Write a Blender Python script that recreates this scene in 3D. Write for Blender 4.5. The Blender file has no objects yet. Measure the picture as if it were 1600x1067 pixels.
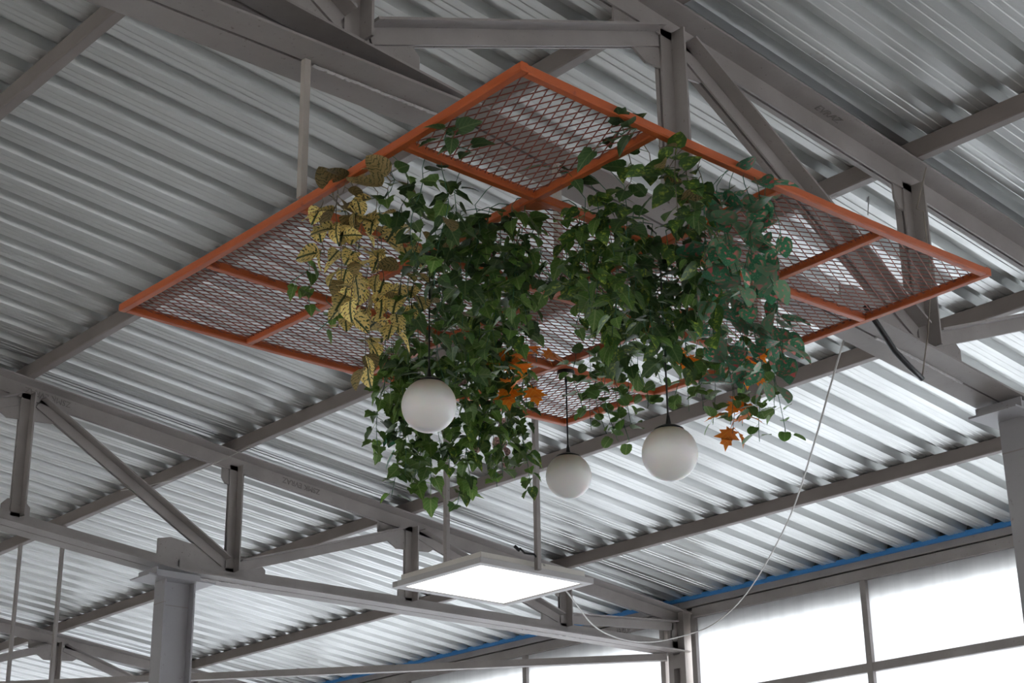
import bpy, bmesh, math, random
from mathutils import Vector, Matrix

random.seed(7)
scene = bpy.context.scene
COL = scene.collection

# ------------------------------------------------------------------ camera
CAM_LOC = Vector((0.0, 0.0, 1.6))
RIGHT = Vector((0.753613, -0.657158, -0.014547))
DOWN = Vector((0.225258, 0.278985, -0.933502))
FWD = Vector((0.617516, 0.700222, 0.358277))
cam_d = bpy.data.cameras.new('camera')
cam_d.sensor_fit = 'HORIZONTAL'
cam_d.sensor_width = 36.0
cam_d.lens = 2600.12 / 1600.0 * 36.0
cam_d.clip_end = 300
cam = bpy.data.objects.new('camera', cam_d)
COL.objects.link(cam)
m3 = Matrix((RIGHT, -DOWN, -FWD)).transposed()
cam.matrix_world = Matrix.Translation(CAM_LOC) @ m3.to_4x4()
scene.camera = cam

# ------------------------------------------------------------------ world, exposure
world = bpy.data.worlds.new('overcast_sky')
world.use_nodes = True
bg = world.node_tree.nodes['Background']
bg.inputs['Color'].default_value = (0.965, 0.985, 1.0, 1)
bg.inputs['Strength'].default_value = 4.6
scene.world = world
scene.view_settings.view_transform = 'Standard'
scene.view_settings.look = 'None'
scene.view_settings.gamma = 1.0
scene.view_settings.use_curve_mapping = False
scene.view_settings.exposure = 1.0


# ------------------------------------------------------------------ materials
def new_mat(name):
    m = bpy.data.materials.new(name)
    m.use_nodes = True
    nt = m.node_tree
    b = nt.nodes['Principled BSDF']
    return m, nt, b


def setp(b, **kw):
    for k, v in kw.items():
        b.inputs[k.replace('_', ' ')].default_value = v


def rgb(r, g, b_):
    return (r, g, b_, 1.0)


def noise(nt, scale, detail=4, coord='Object', sc=(1, 1, 1), rough=0.55):
    tc = nt.nodes.new('ShaderNodeTexCoord')
    mp = nt.nodes.new('ShaderNodeMapping')
    mp.inputs['Scale'].default_value = sc
    nt.links.new(tc.outputs[coord], mp.inputs['Vector'])
    n = nt.nodes.new('ShaderNodeTexNoise')
    n.inputs['Scale'].default_value = scale
    n.inputs['Detail'].default_value = detail
    n.inputs['Roughness'].default_value = rough
    nt.links.new(mp.outputs['Vector'], n.inputs['Vector'])
    return n


def ramp(nt, src, stops):
    r = nt.nodes.new('ShaderNodeValToRGB')
    e = r.color_ramp.elements
    while len(e) < len(stops):
        e.new(0.5)
    for el, (p, c) in zip(e, stops):
        el.position = p
        el.color = c
    nt.links.new(src, r.inputs['Fac'])
    return r


def bump(nt, b, src, strength, dist=0.01):
    bp = nt.nodes.new('ShaderNodeBump')
    bp.inputs['Strength'].default_value = strength
    bp.inputs['Distance'].default_value = dist
    nt.links.new(src, bp.inputs['Height'])
    nt.links.new(bp.outputs['Normal'], b.inputs['Normal'])


def painted(name, c0, c1, rough=0.45, metal=0.0, scale=5.0, bmp=0.15, dark=None, spots=60.0):
    m, nt, b = new_mat(name)
    n = noise(nt, scale, 5)
    r = ramp(nt, n.outputs['Fac'], [(0.3, c0), (0.7, c1)])
    col = r.outputs['Color']
    if dark:
        n2 = noise(nt, spots, 3)
        r2 = ramp(nt, n2.outputs['Fac'], [(0.66, (0, 0, 0, 1)), (0.74, (1, 1, 1, 1))])
        mx = nt.nodes.new('ShaderNodeMixRGB')
        nt.links.new(r2.outputs['Color'], mx.inputs['Fac'])
        nt.links.new(col, mx.inputs['Color1'])
        mx.inputs['Color2'].default_value = dark
        col = mx.outputs['Color']
    nt.links.new(col, b.inputs['Base Color'])
    setp(b, Roughness=rough, Metallic=metal)
    if bmp:
        n3 = noise(nt, 40.0, 3)
        bump(nt, b, n3.outputs['Fac'], bmp, 0.004)
    return m


M = {}
M['steel'] = painted('grey_painted_steel', rgb(0.265, 0.238, 0.229), rgb(0.35, 0.32, 0.309), 0.5, 0.0, 3.0, 0.2,
                     rgb(0.19, 0.16, 0.15))
M['column'] = painted('grey_painted_column', rgb(0.33, 0.32, 0.335), rgb(0.38, 0.37, 0.385), 0.45, 0.0, 3.0, 0.1,
                      rgb(0.27, 0.25, 0.25), 30)
M['purlin'] = painted('taupe_primed_purlin', rgb(0.19, 0.16, 0.15), rgb(0.245, 0.21, 0.20), 0.5, 0.0, 2.0, 0.1)
M['mark'] = painted('darkened_lettering', rgb(0.17, 0.15, 0.145), rgb(0.22, 0.20, 0.19), 0.6, 0.0, 20.0, 0.0)  # raised letters set darker than the steel so they stand out
M['rod'] = painted('pale_taupe_rod', rgb(0.36, 0.32, 0.29), rgb(0.44, 0.40, 0.36), 0.5, 0.0, 6.0, 0.1)
M['orange'] = painted('orange_red_primer', rgb(0.46, 0.095, 0.025), rgb(0.55, 0.125, 0.036), 0.42, 0.0, 4.0, 0.12,
                      rgb(0.36, 0.08, 0.035), 18)
M['orange_mesh'] = painted('red_primer_mesh', rgb(0.24, 0.06, 0.04), rgb(0.30, 0.08, 0.05), 0.5, 0.0, 4.0, 0.0)
M['blue'] = painted('blue_foam', rgb(0.035, 0.20, 0.50), rgb(0.045, 0.235, 0.56), 0.6, 0.0, 6.0, 0.1)
M['dark_filler'] = painted('black_filler', rgb(0.02, 0.02, 0.022), rgb(0.03, 0.03, 0.032), 0.8, 0.0, 6.0, 0.0)
M['rust'] = painted('rusty_timber', rgb(0.35, 0.15, 0.07), rgb(0.45, 0.2, 0.09), 0.7, 0.0, 8.0, 0.1)
M['black'] = painted('black_plastic', rgb(0.012, 0.012, 0.013), rgb(0.02, 0.02, 0.021), 0.35, 0.0, 6.0, 0.0)
M['white_plastic'] = painted('cream_white_sheet', rgb(0.62, 0.58, 0.53), rgb(0.70, 0.66, 0.61), 0.4, 0.0, 6.0, 0.05)
M['bezel'] = painted('satin_grey_bezel', rgb(0.45, 0.43, 0.43), rgb(0.5, 0.48, 0.48), 0.35, 0.0, 6.0, 0.0)
M['wire'] = painted('tan_wire', rgb(0.22, 0.19, 0.16), rgb(0.30, 0.26, 0.22), 0.5, 0.0, 20.0, 0.0)
M['wire_pale'] = painted('pale_cable', rgb(0.42, 0.40, 0.38), rgb(0.5, 0.48, 0.46), 0.5, 0.0, 20.0, 0.0)
M['floor'] = painted('pale_concrete', rgb(0.62, 0.595, 0.57), rgb(0.72, 0.695, 0.665), 0.5, 0.0, 0.7, 0.05)
M['ground'] = painted('pale_paving', rgb(0.50, 0.49, 0.46), rgb(0.58, 0.57, 0.54), 0.9, 0.0, 0.4, 0.0)
M['plaster'] = painted('pale_grey_plaster', rgb(0.5, 0.49, 0.48), rgb(0.57, 0.56, 0.55), 0.8, 0.0, 1.0, 0.05)


def mixc(nt, fac, c1, c2):
    n = nt.nodes.new('ShaderNodeMixRGB')
    for k, v in (('Fac', fac), ('Color1', c1), ('Color2', c2)):
        if isinstance(v, (int, float)):
            n.inputs[k].default_value = v
        elif isinstance(v, tuple):
            n.inputs[k].default_value = v
        else:
            nt.links.new(v, n.inputs[k])
    return n.outputs['Color']


def roof_mat():
    m, nt, b = new_mat('galvanised_sheet')
    n = noise(nt, 1.0, 1, sc=(0.03, 30, 30))
    n2 = noise(nt, 1.0, 3, sc=(0.5, 1.2, 1.2))
    r = ramp(nt, n.outputs['Fac'], [(0.25, rgb(0.60, 0.61, 0.605)), (0.75, rgb(0.66, 0.67, 0.665))])
    r2 = ramp(nt, n2.outputs['Fac'], [(0.35, rgb(0.90, 0.90, 0.89)), (0.65, rgb(1, 1, 1))])
    mx = nt.nodes.new('ShaderNodeMixRGB')
    mx.blend_type = 'MULTIPLY'
    mx.inputs['Fac'].default_value = 1.0
    nt.links.new(r.outputs['Color'], mx.inputs['Color1'])
    nt.links.new(r2.outputs['Color'], mx.inputs['Color2'])
    n3 = noise(nt, 2.6, 5, sc=(1, 1, 1), rough=0.7)
    st = ramp(nt, n3.outputs['Fac'], [(0.66, rgb(0, 0, 0)), (0.74, rgb(0.45, 0.45, 0.45))])
    stain = mixc(nt, st.outputs['Color'], mx.outputs['Color'], rgb(0.33, 0.28, 0.23))
    nt.links.new(stain, b.inputs['Base Color'])
    rr = ramp(nt, n.outputs['Fac'], [(0.3, rgb(0.38, 0.38, 0.38)), (0.75, rgb(0.31, 0.31, 0.31))])
    nt.links.new(rr.outputs['Color'], b.inputs['Roughness'])
    setp(b, Metallic=0.85)
    return m


M['roof'] = roof_mat()


def pane_mat():
    m, nt, b = new_mat('frosted_translucent_sheet')
    nt.nodes.remove(b)
    out = nt.nodes['Material Output']
    tl = nt.nodes.new('ShaderNodeBsdfTranslucent')
    df = nt.nodes.new('ShaderNodeBsdfDiffuse')
    n = noise(nt, 1.0, 4, sc=(1, 14, 0.5))
    r = ramp(nt, n.outputs['Fac'], [(0.35, rgb(0.66, 0.675, 0.70)), (0.6, rgb(0.72, 0.735, 0.76))])
    nt.links.new(r.outputs['Color'], tl.inputs['Color'])
    df.inputs['Color'].default_value = rgb(0.6, 0.6, 0.62)
    mix = nt.nodes.new('ShaderNodeMixShader')
    mix.inputs['Fac'].default_value = 0.2
    nt.links.new(tl.outputs['BSDF'], mix.inputs[1])
    nt.links.new(df.outputs['BSDF'], mix.inputs[2])
    nt.links.new(mix.outputs['Shader'], out.inputs['Surface'])
    return m


M['pane'] = pane_mat()


def emit_mat():
    m, nt, b = new_mat('lit_led_diffuser')
    setp(b, Base_Color=rgb(0.9, 0.9, 0.9), Roughness=0.5, Emission_Color=rgb(1.0, 0.99, 0.97), Emission_Strength=0.75)
    return m


M['led'] = emit_mat()


def globe_mat():
    m, nt, b = new_mat('opal_glass_dusty')
    tc = nt.nodes.new('ShaderNodeTexCoord')
    sp = nt.nodes.new('ShaderNodeSeparateXYZ')
    nt.links.new(tc.outputs['Object'], sp.inputs['Vector'])
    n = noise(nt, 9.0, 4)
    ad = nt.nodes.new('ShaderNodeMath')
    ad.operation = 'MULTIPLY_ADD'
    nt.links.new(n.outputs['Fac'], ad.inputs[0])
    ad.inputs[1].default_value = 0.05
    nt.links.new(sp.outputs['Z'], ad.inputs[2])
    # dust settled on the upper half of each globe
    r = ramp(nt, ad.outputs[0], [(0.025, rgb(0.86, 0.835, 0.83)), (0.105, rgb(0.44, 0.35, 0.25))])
    nt.links.new(r.outputs['Color'], b.inputs['Base Color'])
    setp(b, Roughness=0.3, Subsurface_Weight=0.25, Subsurface_Scale=0.03)
    return m


M['globe'] = globe_mat()


def leaf_mat(name, build, rough=0.42, transl=0.28):
    """build(nt, x, ax, y, rnd, noise_fac) -> colour socket; x,y are the leaf's own coordinates."""
    m, nt, b = new_mat(name)
    tc = nt.nodes.new('ShaderNodeTexCoord')
    sp = nt.nodes.new('ShaderNodeSeparateXYZ')
    nt.links.new(tc.outputs['Object'], sp.inputs['Vector'])
    ab = nt.nodes.new('ShaderNodeMath')
    ab.operation = 'ABSOLUTE'
    nt.links.new(sp.outputs['X'], ab.inputs[0])
    oi = nt.nodes.new('ShaderNodeObjectInfo')
    col = build(nt, tc.outputs['Object'], ab.outputs[0], sp.outputs['Y'], oi.outputs['Random'])
    hs = nt.nodes.new('ShaderNodeHueSaturation')
    mr = nt.nodes.new('ShaderNodeMapRange')
    nt.links.new(oi.outputs['Random'], mr.inputs['Value'])
    mr.inputs['To Min'].default_value = 0.85
    mr.inputs['To Max'].default_value = 1.95
    nt.links.new(mr.outputs['Result'], hs.inputs['Value'])
    nt.links.new(col, hs.inputs['Color'])
    nt.links.new(hs.outputs['Color'], b.inputs['Base Color'])
    setp(b, Roughness=rough)
    out = nt.nodes['Material Output']
    tl = nt.nodes.new('ShaderNodeBsdfTranslucent')
    nt.links.new(hs.outputs['Color'], tl.inputs['Color'])
    mx = nt.nodes.new('ShaderNodeMixShader')
    mx.inputs['Fac'].default_value = transl
    nt.links.new(b.outputs['BSDF'], mx.inputs[1])
    nt.links.new(tl.outputs['BSDF'], mx.inputs[2])
    nt.links.new(mx.outputs['Shader'], out.inputs['Surface'])
    return m


def math_node(nt, op, a, b=None, c=None):
    n = nt.nodes.new('ShaderNodeMath')
    n.operation = op
    for i, v in enumerate((a, b, c)):
        if v is None:
            continue
        if isinstance(v, (int, float)):
            n.inputs[i].default_value = v
        else:
            nt.links.new(v, n.inputs[i])
    return n.outputs[0]


def nfac(nt, co, scale, detail=2):
    n = nt.nodes.new('ShaderNodeTexNoise')
    n.inputs['Scale'].default_value = scale
    n.inputs['Detail'].default_value = detail
    nt.links.new(co, n.inputs['Vector'])
    return n.outputs['Fac']


def smooth(nt, v, lo, hi):
    n = nt.nodes.new('ShaderNodeMapRange')
    n.interpolation_type = 'SMOOTHSTEP'
    nt.links.new(v, n.inputs['Value'])
    n.inputs['From Min'].default_value = lo
    n.inputs['From Max'].default_value = hi
    return n.outputs['Result']


def side_veins(nt, co, ax, y, k, thr0, thr1, slant=0.9, wob=0.35):
    nz = nfac(nt, co, 6.0)
    t = math_node(nt, 'MULTIPLY_ADD', ax, -slant, y)
    t = math_node(nt, 'MULTIPLY_ADD', nz, wob, t)
    s = math_node(nt, 'SINE', math_node(nt, 'MULTIPLY', t, k))
    return smooth(nt, s, thr0, thr1)


def b_croton(nt, co, ax, y, rnd):
    yel = mixc(nt, nfac(nt, co, 3.0), rgb(0.62, 0.45, 0.10), rgb(0.72, 0.60, 0.30))
    dark = rgb(0.035, 0.06, 0.025)
    v = side_veins(nt, co, ax, y, 36.0, 0.1, 0.5)
    mid = math_node(nt, 'SUBTRACT', 1.0, smooth(nt, ax, 0.02, 0.07))
    blot = smooth(nt, nfac(nt, co, 9.0), 0.42, 0.54)
    v = math_node(nt, 'MAXIMUM', math_node(nt, 'MULTIPLY', v, blot), mid)
    return mixc(nt, v, yel, dark)


def b_dry(nt, co, ax, y, rnd):
    c = mixc(nt, nfac(nt, co, 4.0), rgb(0.16, 0.12, 0.05), rgb(0.30, 0.22, 0.10))
    v = side_veins(nt, co, ax, y, 40.0, 0.5, 0.9)
    return mixc(nt, v, c, rgb(0.07, 0.07, 0.03))


def green(c0, c1, vein, k=30.0):
    def f(nt, co, ax, y, rnd):
        base = mixc(nt, nfac(nt, co, 3.0), c0, c1)
        v = math_node(nt, 'MULTIPLY', side_veins(nt, co, ax, y, k, 0.75, 1.0, 1.0, 0.1), 0.5)
        mid = math_node(nt, 'SUBTRACT', 1.0, smooth(nt, ax, 0.01, 0.05))
        v = math_node(nt, 'MAXIMUM', v, mid)
        return mixc(nt, v, base, vein)
    return f


def b_pothos(nt, co, ax, y, rnd):
    base = mixc(nt, nfac(nt, co, 3.0), rgb(0.035, 0.085, 0.02), rgb(0.06, 0.12, 0.03))
    centre = math_node(nt, 'SUBTRACT', 1.0, smooth(nt, ax, 0.06, 0.24))
    blot = math_node(nt, 'MULTIPLY', centre, smooth(nt, nfac(nt, co, 5.0), 0.42, 0.62))
    return mixc(nt, blot, base, rgb(0.26, 0.33, 0.05))


def b_caladium(nt, co, ax, y, rnd):
    base = mixc(nt, nfac(nt, co, 4.0), rgb(0.02, 0.10, 0.05), rgb(0.06, 0.23, 0.12))
    speck = smooth(nt, nfac(nt, co, 22.0), 0.58, 0.66)
    base = mixc(nt, math_node(nt, 'MULTIPLY', speck, 0.5), base, rgb(0.22, 0.36, 0.22))
    n = nfac(nt, co, 4.2, 1)
    zone = math_node(nt, 'MULTIPLY', smooth(nt, y, 0.12, 0.35), math_node(nt, 'SUBTRACT', 1.0, smooth(nt, ax, 0.2, 0.36)))
    pink = math_node(nt, 'MULTIPLY', smooth(nt, n, 0.53, 0.60), zone)
    tone = mixc(nt, rnd, rgb(0.45, 0.06, 0.07), rgb(0.62, 0.25, 0.23))
    return mixc(nt, pink, base, tone)


def b_caladium_back(nt, co, ax, y, rnd):
    base = mixc(nt, nfac(nt, co, 4.0), rgb(0.09, 0.19, 0.11), rgb(0.15, 0.26, 0.16))
    n = nfac(nt, co, 4.2, 1)
    zone = math_node(nt, 'MULTIPLY', smooth(nt, y, 0.12, 0.35), math_node(nt, 'SUBTRACT', 1.0, smooth(nt, ax, 0.2, 0.36)))
    pink = math_node(nt, 'MULTIPLY', smooth(nt, n, 0.53, 0.61), zone)
    return mixc(nt, pink, base, rgb(0.38, 0.16, 0.14))


def b_maple(nt, co, ax, y, rnd):
    c = mixc(nt, nfac(nt, co, 3.0), rgb(0.66, 0.11, 0.008), rgb(0.76, 0.26, 0.02))
    v = side_veins(nt, co, ax, y, 26.0, 0.8, 1.0, 1.2, 0.1)
    return mixc(nt, math_node(nt, 'MULTIPLY', v, 0.5), c, rgb(0.78, 0.42, 0.06))


def b_pink(nt, co, ax, y, rnd):
    c = mixc(nt, smooth(nt, nfac(nt, co, 9.0), 0.4, 0.6), rgb(0.10, 0.055, 0.05), rgb(0.38, 0.23, 0.21))
    return c


def b_edge(nt, co, ax, y, rnd):
    g = mixc(nt, nfac(nt, co, 4.0), rgb(0.01, 0.07, 0.03), rgb(0.02, 0.15, 0.06))
    n = math_node(nt, 'MULTIPLY_ADD', nfac(nt, co, 8.0), 0.12, ax)
    e = smooth(nt, n, 0.28, 0.36)
    return mixc(nt, e, g, rgb(0.45, 0.48, 0.38))


LM = {
    'croton': leaf_mat('yellow_veined_leaf', b_croton),
    'dry': leaf_mat('olive_brown_leaf', b_dry),
    'ivy': leaf_mat('ivy_leaf', green(rgb(0.052, 0.115, 0.024), rgb(0.10, 0.18, 0.04), rgb(0.17, 0.23, 0.08))),
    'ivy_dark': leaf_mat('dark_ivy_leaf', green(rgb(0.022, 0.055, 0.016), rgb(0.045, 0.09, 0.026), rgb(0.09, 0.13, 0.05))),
    'ivy_light': leaf_mat('light_ivy_leaf', green(rgb(0.07, 0.15, 0.025), rgb(0.11, 0.20, 0.04), rgb(0.19, 0.27, 0.08))),
    'pothos': leaf_mat('pothos_leaf', b_pothos),
    'caladium': leaf_mat('pink_spotted_leaf', b_caladium),
    'caladium_back': leaf_mat('pale_spotted_leaf', b_caladium_back),
    'round': leaf_mat('round_green_leaf', green(rgb(0.045, 0.11, 0.02), rgb(0.085, 0.17, 0.035), rgb(0.12, 0.20, 0.06))),
    'maple': leaf_mat('orange_maple_leaf', b_maple, 0.5, 0.35),
    'pink': leaf_mat('pink_mottled_leaf', b_pink),
    'edge': leaf_mat('white_edged_leaf', b_edge),
}
M['stem'] = painted('green_stem', rgb(0.03, 0.11, 0.06), rgb(0.06, 0.17, 0.10), 0.5, 0.0, 20.0, 0.0)
M['stem_brown'] = painted('brown_stem', rgb(0.12, 0.10, 0.07), rgb(0.18, 0.15, 0.10), 0.6, 0.0, 20.0, 0.0)


# ------------------------------------------------------------------ geometry helpers
class MB:
    def __init__(self):
        self.v = []
        self.f = []

    def add(self, verts, faces):
        o = len(self.v)
        self.v += [Vector(p) for p in verts]
        self.f += [tuple(i + o for i in f) for f in faces]

    def box(self, x0, x1, y0, y1, z0, z1):
        vs = [(x, y, z) for x in (x0, x1) for y in (y0, y1) for z in (z0, z1)]
        self.add(vs, [(0, 1, 3, 2), (4, 6, 7, 5), (0, 4, 5, 1), (2, 3, 7, 6), (0, 2, 6, 4), (1, 5, 7, 3)])

    def extrude(self, prof, p0, p1, ax_u, ax_v):
        """prof: closed 2D polygon (u, v); swept straight from p0 to p1."""
        p0 = Vector(p0)
        p1 = Vector(p1)
        n = len(prof)
        vs = [p0 + ax_u * u + ax_v * v for u, v in prof] + [p1 + ax_u * u + ax_v * v for u, v in prof]
        fs = [(i, (i + 1) % n, n + (i + 1) % n, n + i) for i in range(n)]
        fs += [tuple(range(n - 1, -1, -1)), tuple(range(n, 2 * n))]
        self.add(vs, fs)

    def tube(self, pts, r, sides=6, r1=None):
        pts = [Vector(p) for p in pts]
        n = len(pts)
        rings = []
        for i, p in enumerate(pts):
            a = pts[max(i - 1, 0)]
            b = pts[min(i + 1, n - 1)]
            d = (b - a).normalized()
            ref = Vector((0, 0, 1)) if abs(d.z) < 0.9 else Vector((1, 0, 0))
            u = d.cross(ref).normalized()
            w = u.cross(d)
            rr = r if r1 is None else r + (r1 - r) * i / (n - 1)
            rings.append([p + (u * math.cos(2 * math.pi * k / sides) + w * math.sin(2 * math.pi * k / sides)) * rr
                          for k in range(sides)])
        vs = [q for ring in rings for q in ring]
        fs = []
        for i in range(n - 1):
            for k in range(sides):
                k2 = (k + 1) % sides
                fs.append((i * sides + k, i * sides + k2, (i + 1) * sides + k2, (i + 1) * sides + k))
        fs.append(tuple(range(sides - 1, -1, -1)))
        fs.append(tuple((n - 1) * sides + k for k in range(sides)))
        self.add(vs, fs)

    def lathe(self, prof, centre, sides=32):
        c = Vector(centre)
        n = len(prof)
        vs = []
        for k in range(sides):
            a = 2 * math.pi * k / sides
            for r, z in prof:
                vs.append(c + Vector((r * math.cos(a), r * math.sin(a), z)))
        fs = []
        for k in range(sides):
            k2 = (k + 1) % sides
            for i in range(n - 1):
                fs.append((k * n + i, k2 * n + i, k2 * n + i + 1, k * n + i + 1))
        self.add(vs, fs)

    def build(self, name, mat, parent=None, origin=None, smooth=False, bevel=0.0):
        if parent is not None:
            o = ROOT_LOC[parent.name]
        elif origin is not None:
            o = Vector(origin)
        else:
            o = Vector((0, 0, 0))
        me = bpy.data.meshes.new(name)
        me.from_pydata([tuple(p - o) for p in self.v], [], self.f)
        bm = bmesh.new()
        bm.from_mesh(me)
        bmesh.ops.remove_doubles(bm, verts=bm.verts, dist=1e-5)
        bmesh.ops.recalc_face_normals(bm, faces=bm.faces)
        bm.to_mesh(me)
        bm.free()
        me.materials.append(mat)
        if smooth:
            me.polygons.foreach_set('use_smooth', [True] * len(me.polygons))
        ob = bpy.data.objects.new(name, me)
        COL.objects.link(ob)
        if parent is not None:
            ob.parent = parent
            # sub-parts: ROOT_LOC of a mesh part equals its thing's origin
            ROOT_LOC[ob.name] = o
        else:
            ob.location = o
            ROOT_LOC[ob.name] = o
        if bevel:
            md = ob.modifiers.new('bevel', 'BEVEL')
            md.width = bevel
            md.segments = 2
            md.limit_method = 'ANGLE'
        return ob


ROOT_LOC = {}


def thing(name, loc, label=None, cat=None, group=None, kind=None):
    o = bpy.data.objects.new(name, None)
    o.empty_display_size = 0.1
    COL.objects.link(o)
    o.location = loc
    ROOT_LOC[o.name] = Vector(loc)
    tag(o, label, cat, group, kind)
    return o


def tag(o, label=None, cat=None, group=None, kind=None):
    if label:
        o['label'] = label
    if cat:
        o['category'] = cat
    if group:
        o['group'] = group
    if kind:
        o['kind'] = kind
    return o


X_, Y_, Z_ = Vector((1, 0, 0)), Vector((0, 1, 0)), Vector((0, 0, 1))


# ------------------------------------------------------------------ the building
WALL_X = 10.75
RIDGE_X = -1.5
Y1, Y2, Y3 = 4.11, 10.02, 15.93
PITCH = 0.2455
RIB0 = 6.42


def chord_top(x):            # top of the trusses' top chords
    return 5.33 - 0.122 * (x - 4.85)


def chord_low(x):            # underside of the sloping bottom chords
    return 4.51 - 0.111 * (x - 3.37)


PURLIN_H = 0.095


def roof_z(x):
    return chord_top(x) + PURLIN_H


mb = MB()
mb.box(-14, WALL_X + 0.06, -14, 30, -0.12, 0.0)
tag(mb.build('floor', M['floor']), 'pale concrete floor of the hall', 'floor', kind='structure')
mb = MB()
mb.box(-80, 90, -80, 90, -0.4, -0.2)
tag(mb.build('ground', M['ground']), 'pale paving outside the hall', 'ground', kind='structure')

for nm, lab, boxes in (  # unseen walls; their openings are added and sized to let in fill light
        ('wall_front', 'pale gable wall with an opening added for light behind the camera',
         [(-14, WALL_X, -14.2, -14.0, 2.3, 6.1), (-14, -3.5, -14.2, -14.0, 0, 2.3), (-1, WALL_X, -14.2, -14.0, 0, 2.3)]),
        ('wall_back', 'pale far gable wall', [(-14, WALL_X, 30.0, 30.2, 0, 6.1)]),
        ('wall_left', 'pale long wall with an opening added for fill light on the far left',
         [(-14.2, -14.0, -14, 30, 2.2, 4.7), (-14.2, -14.0, -14, 30, 0, 0.9)])):
    mb = MB()
    for bx in boxes:
        mb.box(*bx)
    tag(mb.build(nm, M['plaster']), lab, 'wall', kind='structure')

# --- corrugated ceiling: single overlapping sheets, four ribs to a sheet
ceil = thing('ceiling', (0, 0, 0), 'corrugated galvanised sheet roof seen from below', 'ceiling', kind='structure')


def sheet_profile():
    """one pitch of trapezoidal sheet: (y, z) with the wide pan low and the narrow rib high"""
    p = PITCH
    pan, sl, top, h = 0.142, 0.017, 0.0695, 0.052
    g = 0.003
    return [(0.0, 0), (0.042, 0), (0.046, g), (0.054, g), (0.058, 0), (0.084, 0), (0.088, g), (0.096, g), (0.100, 0),
            (pan, 0), (pan + sl, h), (pan + sl + 0.026, h), (pan + sl + 0.030, h - g), (pan + sl + 0.036, h), (pan + sl + top, h)]


def sheet_mesh(name, xa, xb, sgn):
    pr = []
    for k in range(4):
        pr += [(y + k * PITCH, z) for y, z in sheet_profile()]
    pr.append((4 * PITCH, 0))
    pr.append((4 * PITCH + 0.03, 0.0015))
    vs, fs = [], []
    n = len(pr)
    for x in (xa, xb):
        base = roof_z(x) if sgn > 0 else roof_z(2 * RIDGE_X - x)
        for y, z in pr:
            vs.append((x, y, base + z))
    t = 0.0012
    for x in (xa, xb):
        base = roof_z(x) if sgn > 0 else roof_z(2 * RIDGE_X - x)
        for y, z in pr:
            vs.append((x, y, base + z + t))
    for i in range(n - 1):
        fs.append((i, i + 1, n + i + 1, n + i))
        fs.append((2 * n + i, 3 * n + i, 3 * n + i + 1, 2 * n + i + 1))
    me = bpy.data.meshes.new(name)
    me.from_pydata(vs, [], fs)
    me.materials.append(M['roof'])
    return me


sh_near = sheet_mesh('roof_sheet', RIDGE_X, WALL_X + 0.55, 1)
sh_back = sheet_mesh('roof_sheet', RIDGE_X, 2 * RIDGE_X - WALL_X - 0.55, -1)
y_start = RIB0 - 0.1925 - 80 * PITCH
for k in range(44):
    for me in (sh_near, sh_back):
        ob = bpy.data.objects.new('roof_sheet', me)
        ob.parent = ceil
        ob.location = (0, y_start + k * 4 * PITCH, 0.0)
        COL.objects.link(ob)

# --- purlins
PUR_X = [1.26, 2.88, 4.47, 6.09, 7.68, 9.31]
PUR_W = 0.06
pl_words = ['nearest the ridge of those in view, top left corner', 'crossing the upper left corner beside the white hanger rod',
            'passing behind the left corner of the orange frame',
            'carrying the light panel rods behind the orange frame',
            'running just below the two right-hand globes', 'last one before the blue eave strip']
for i, x in enumerate([-0.35] + PUR_X):
    z0 = chord_top(x)
    o = Vector((x, 9.0, z0))
    mb = MB()
    e = 0.006
    W, H = PUR_W / 2, PURLIN_H - 0.001
    mb.extrude([(-W + e, 0), (W - e, 0), (W, e), (W, H - e), (W - e, H), (-W + e, H), (-W, H - e), (-W, e)],
               (x, -10, z0), (x, 27, z0), X_, Z_)
    pw = (['above the camera, out near the ridge'] + pl_words)[i]
    tag(mb.build('purlin', M['purlin'], origin=o), 'taupe square steel roof purlin, ' + pw, 'purlin',
        'steel purlins under the roof')
    # self-tapping screws poking out above the purlin sit inside the ribs: left to the sheet


# --- trusses
LEG, T, GAP = 0.10, 0.010, 0.006


def angle_pair(mb, Y, p0, p1, n0, n1, side, proj, ref_n):
    """two steel angles back to back, swept from p0 to p1 (x, z).
    n0..n1: extent of the in-plane leg along the normal; the projecting leg sits at the n1 end (side=+1) or n0 end."""
    a = Vector((p0[0], 0, p0[1]))
    b = Vector((p1[0], 0, p1[1]))
    d = (b - a).normalized()
    n = Vector((-d.z, 0, d.x))
    if n.dot(ref_n) < 0:
        n = -n
    for s in (-1, 1):
        g0, g1, g2 = s * GAP, s * (GAP + T), s * (GAP + proj)
        if side > 0:
            prof = [(n0, g0), (n1, g0), (n1, g2), (n1 - T, g2), (n1 - T, g1), (n0, g1)]
        else:
            prof = [(n1, g0), (n0, g0), (n0, g2), (n0 + T, g2), (n0 + T, g1), (n1, g1)]
        mb.extrude(prof, a + Y_ * Y, b + Y_ * Y, n, Y_)


def plate(mb, Y, pts, th=0.011):
    n = len(pts)
    vs = [(x, Y - th / 2, z) for x, z in pts] + [(x, Y + th / 2, z) for x, z in pts]
    fs = [tuple(range(n)), tuple(range(2 * n - 1, n - 1, -1))]
    fs += [(i, n + i, n + (i + 1) % n, (i + 1) % n) for i in range(n)]
    mb.add(vs, fs)


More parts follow.
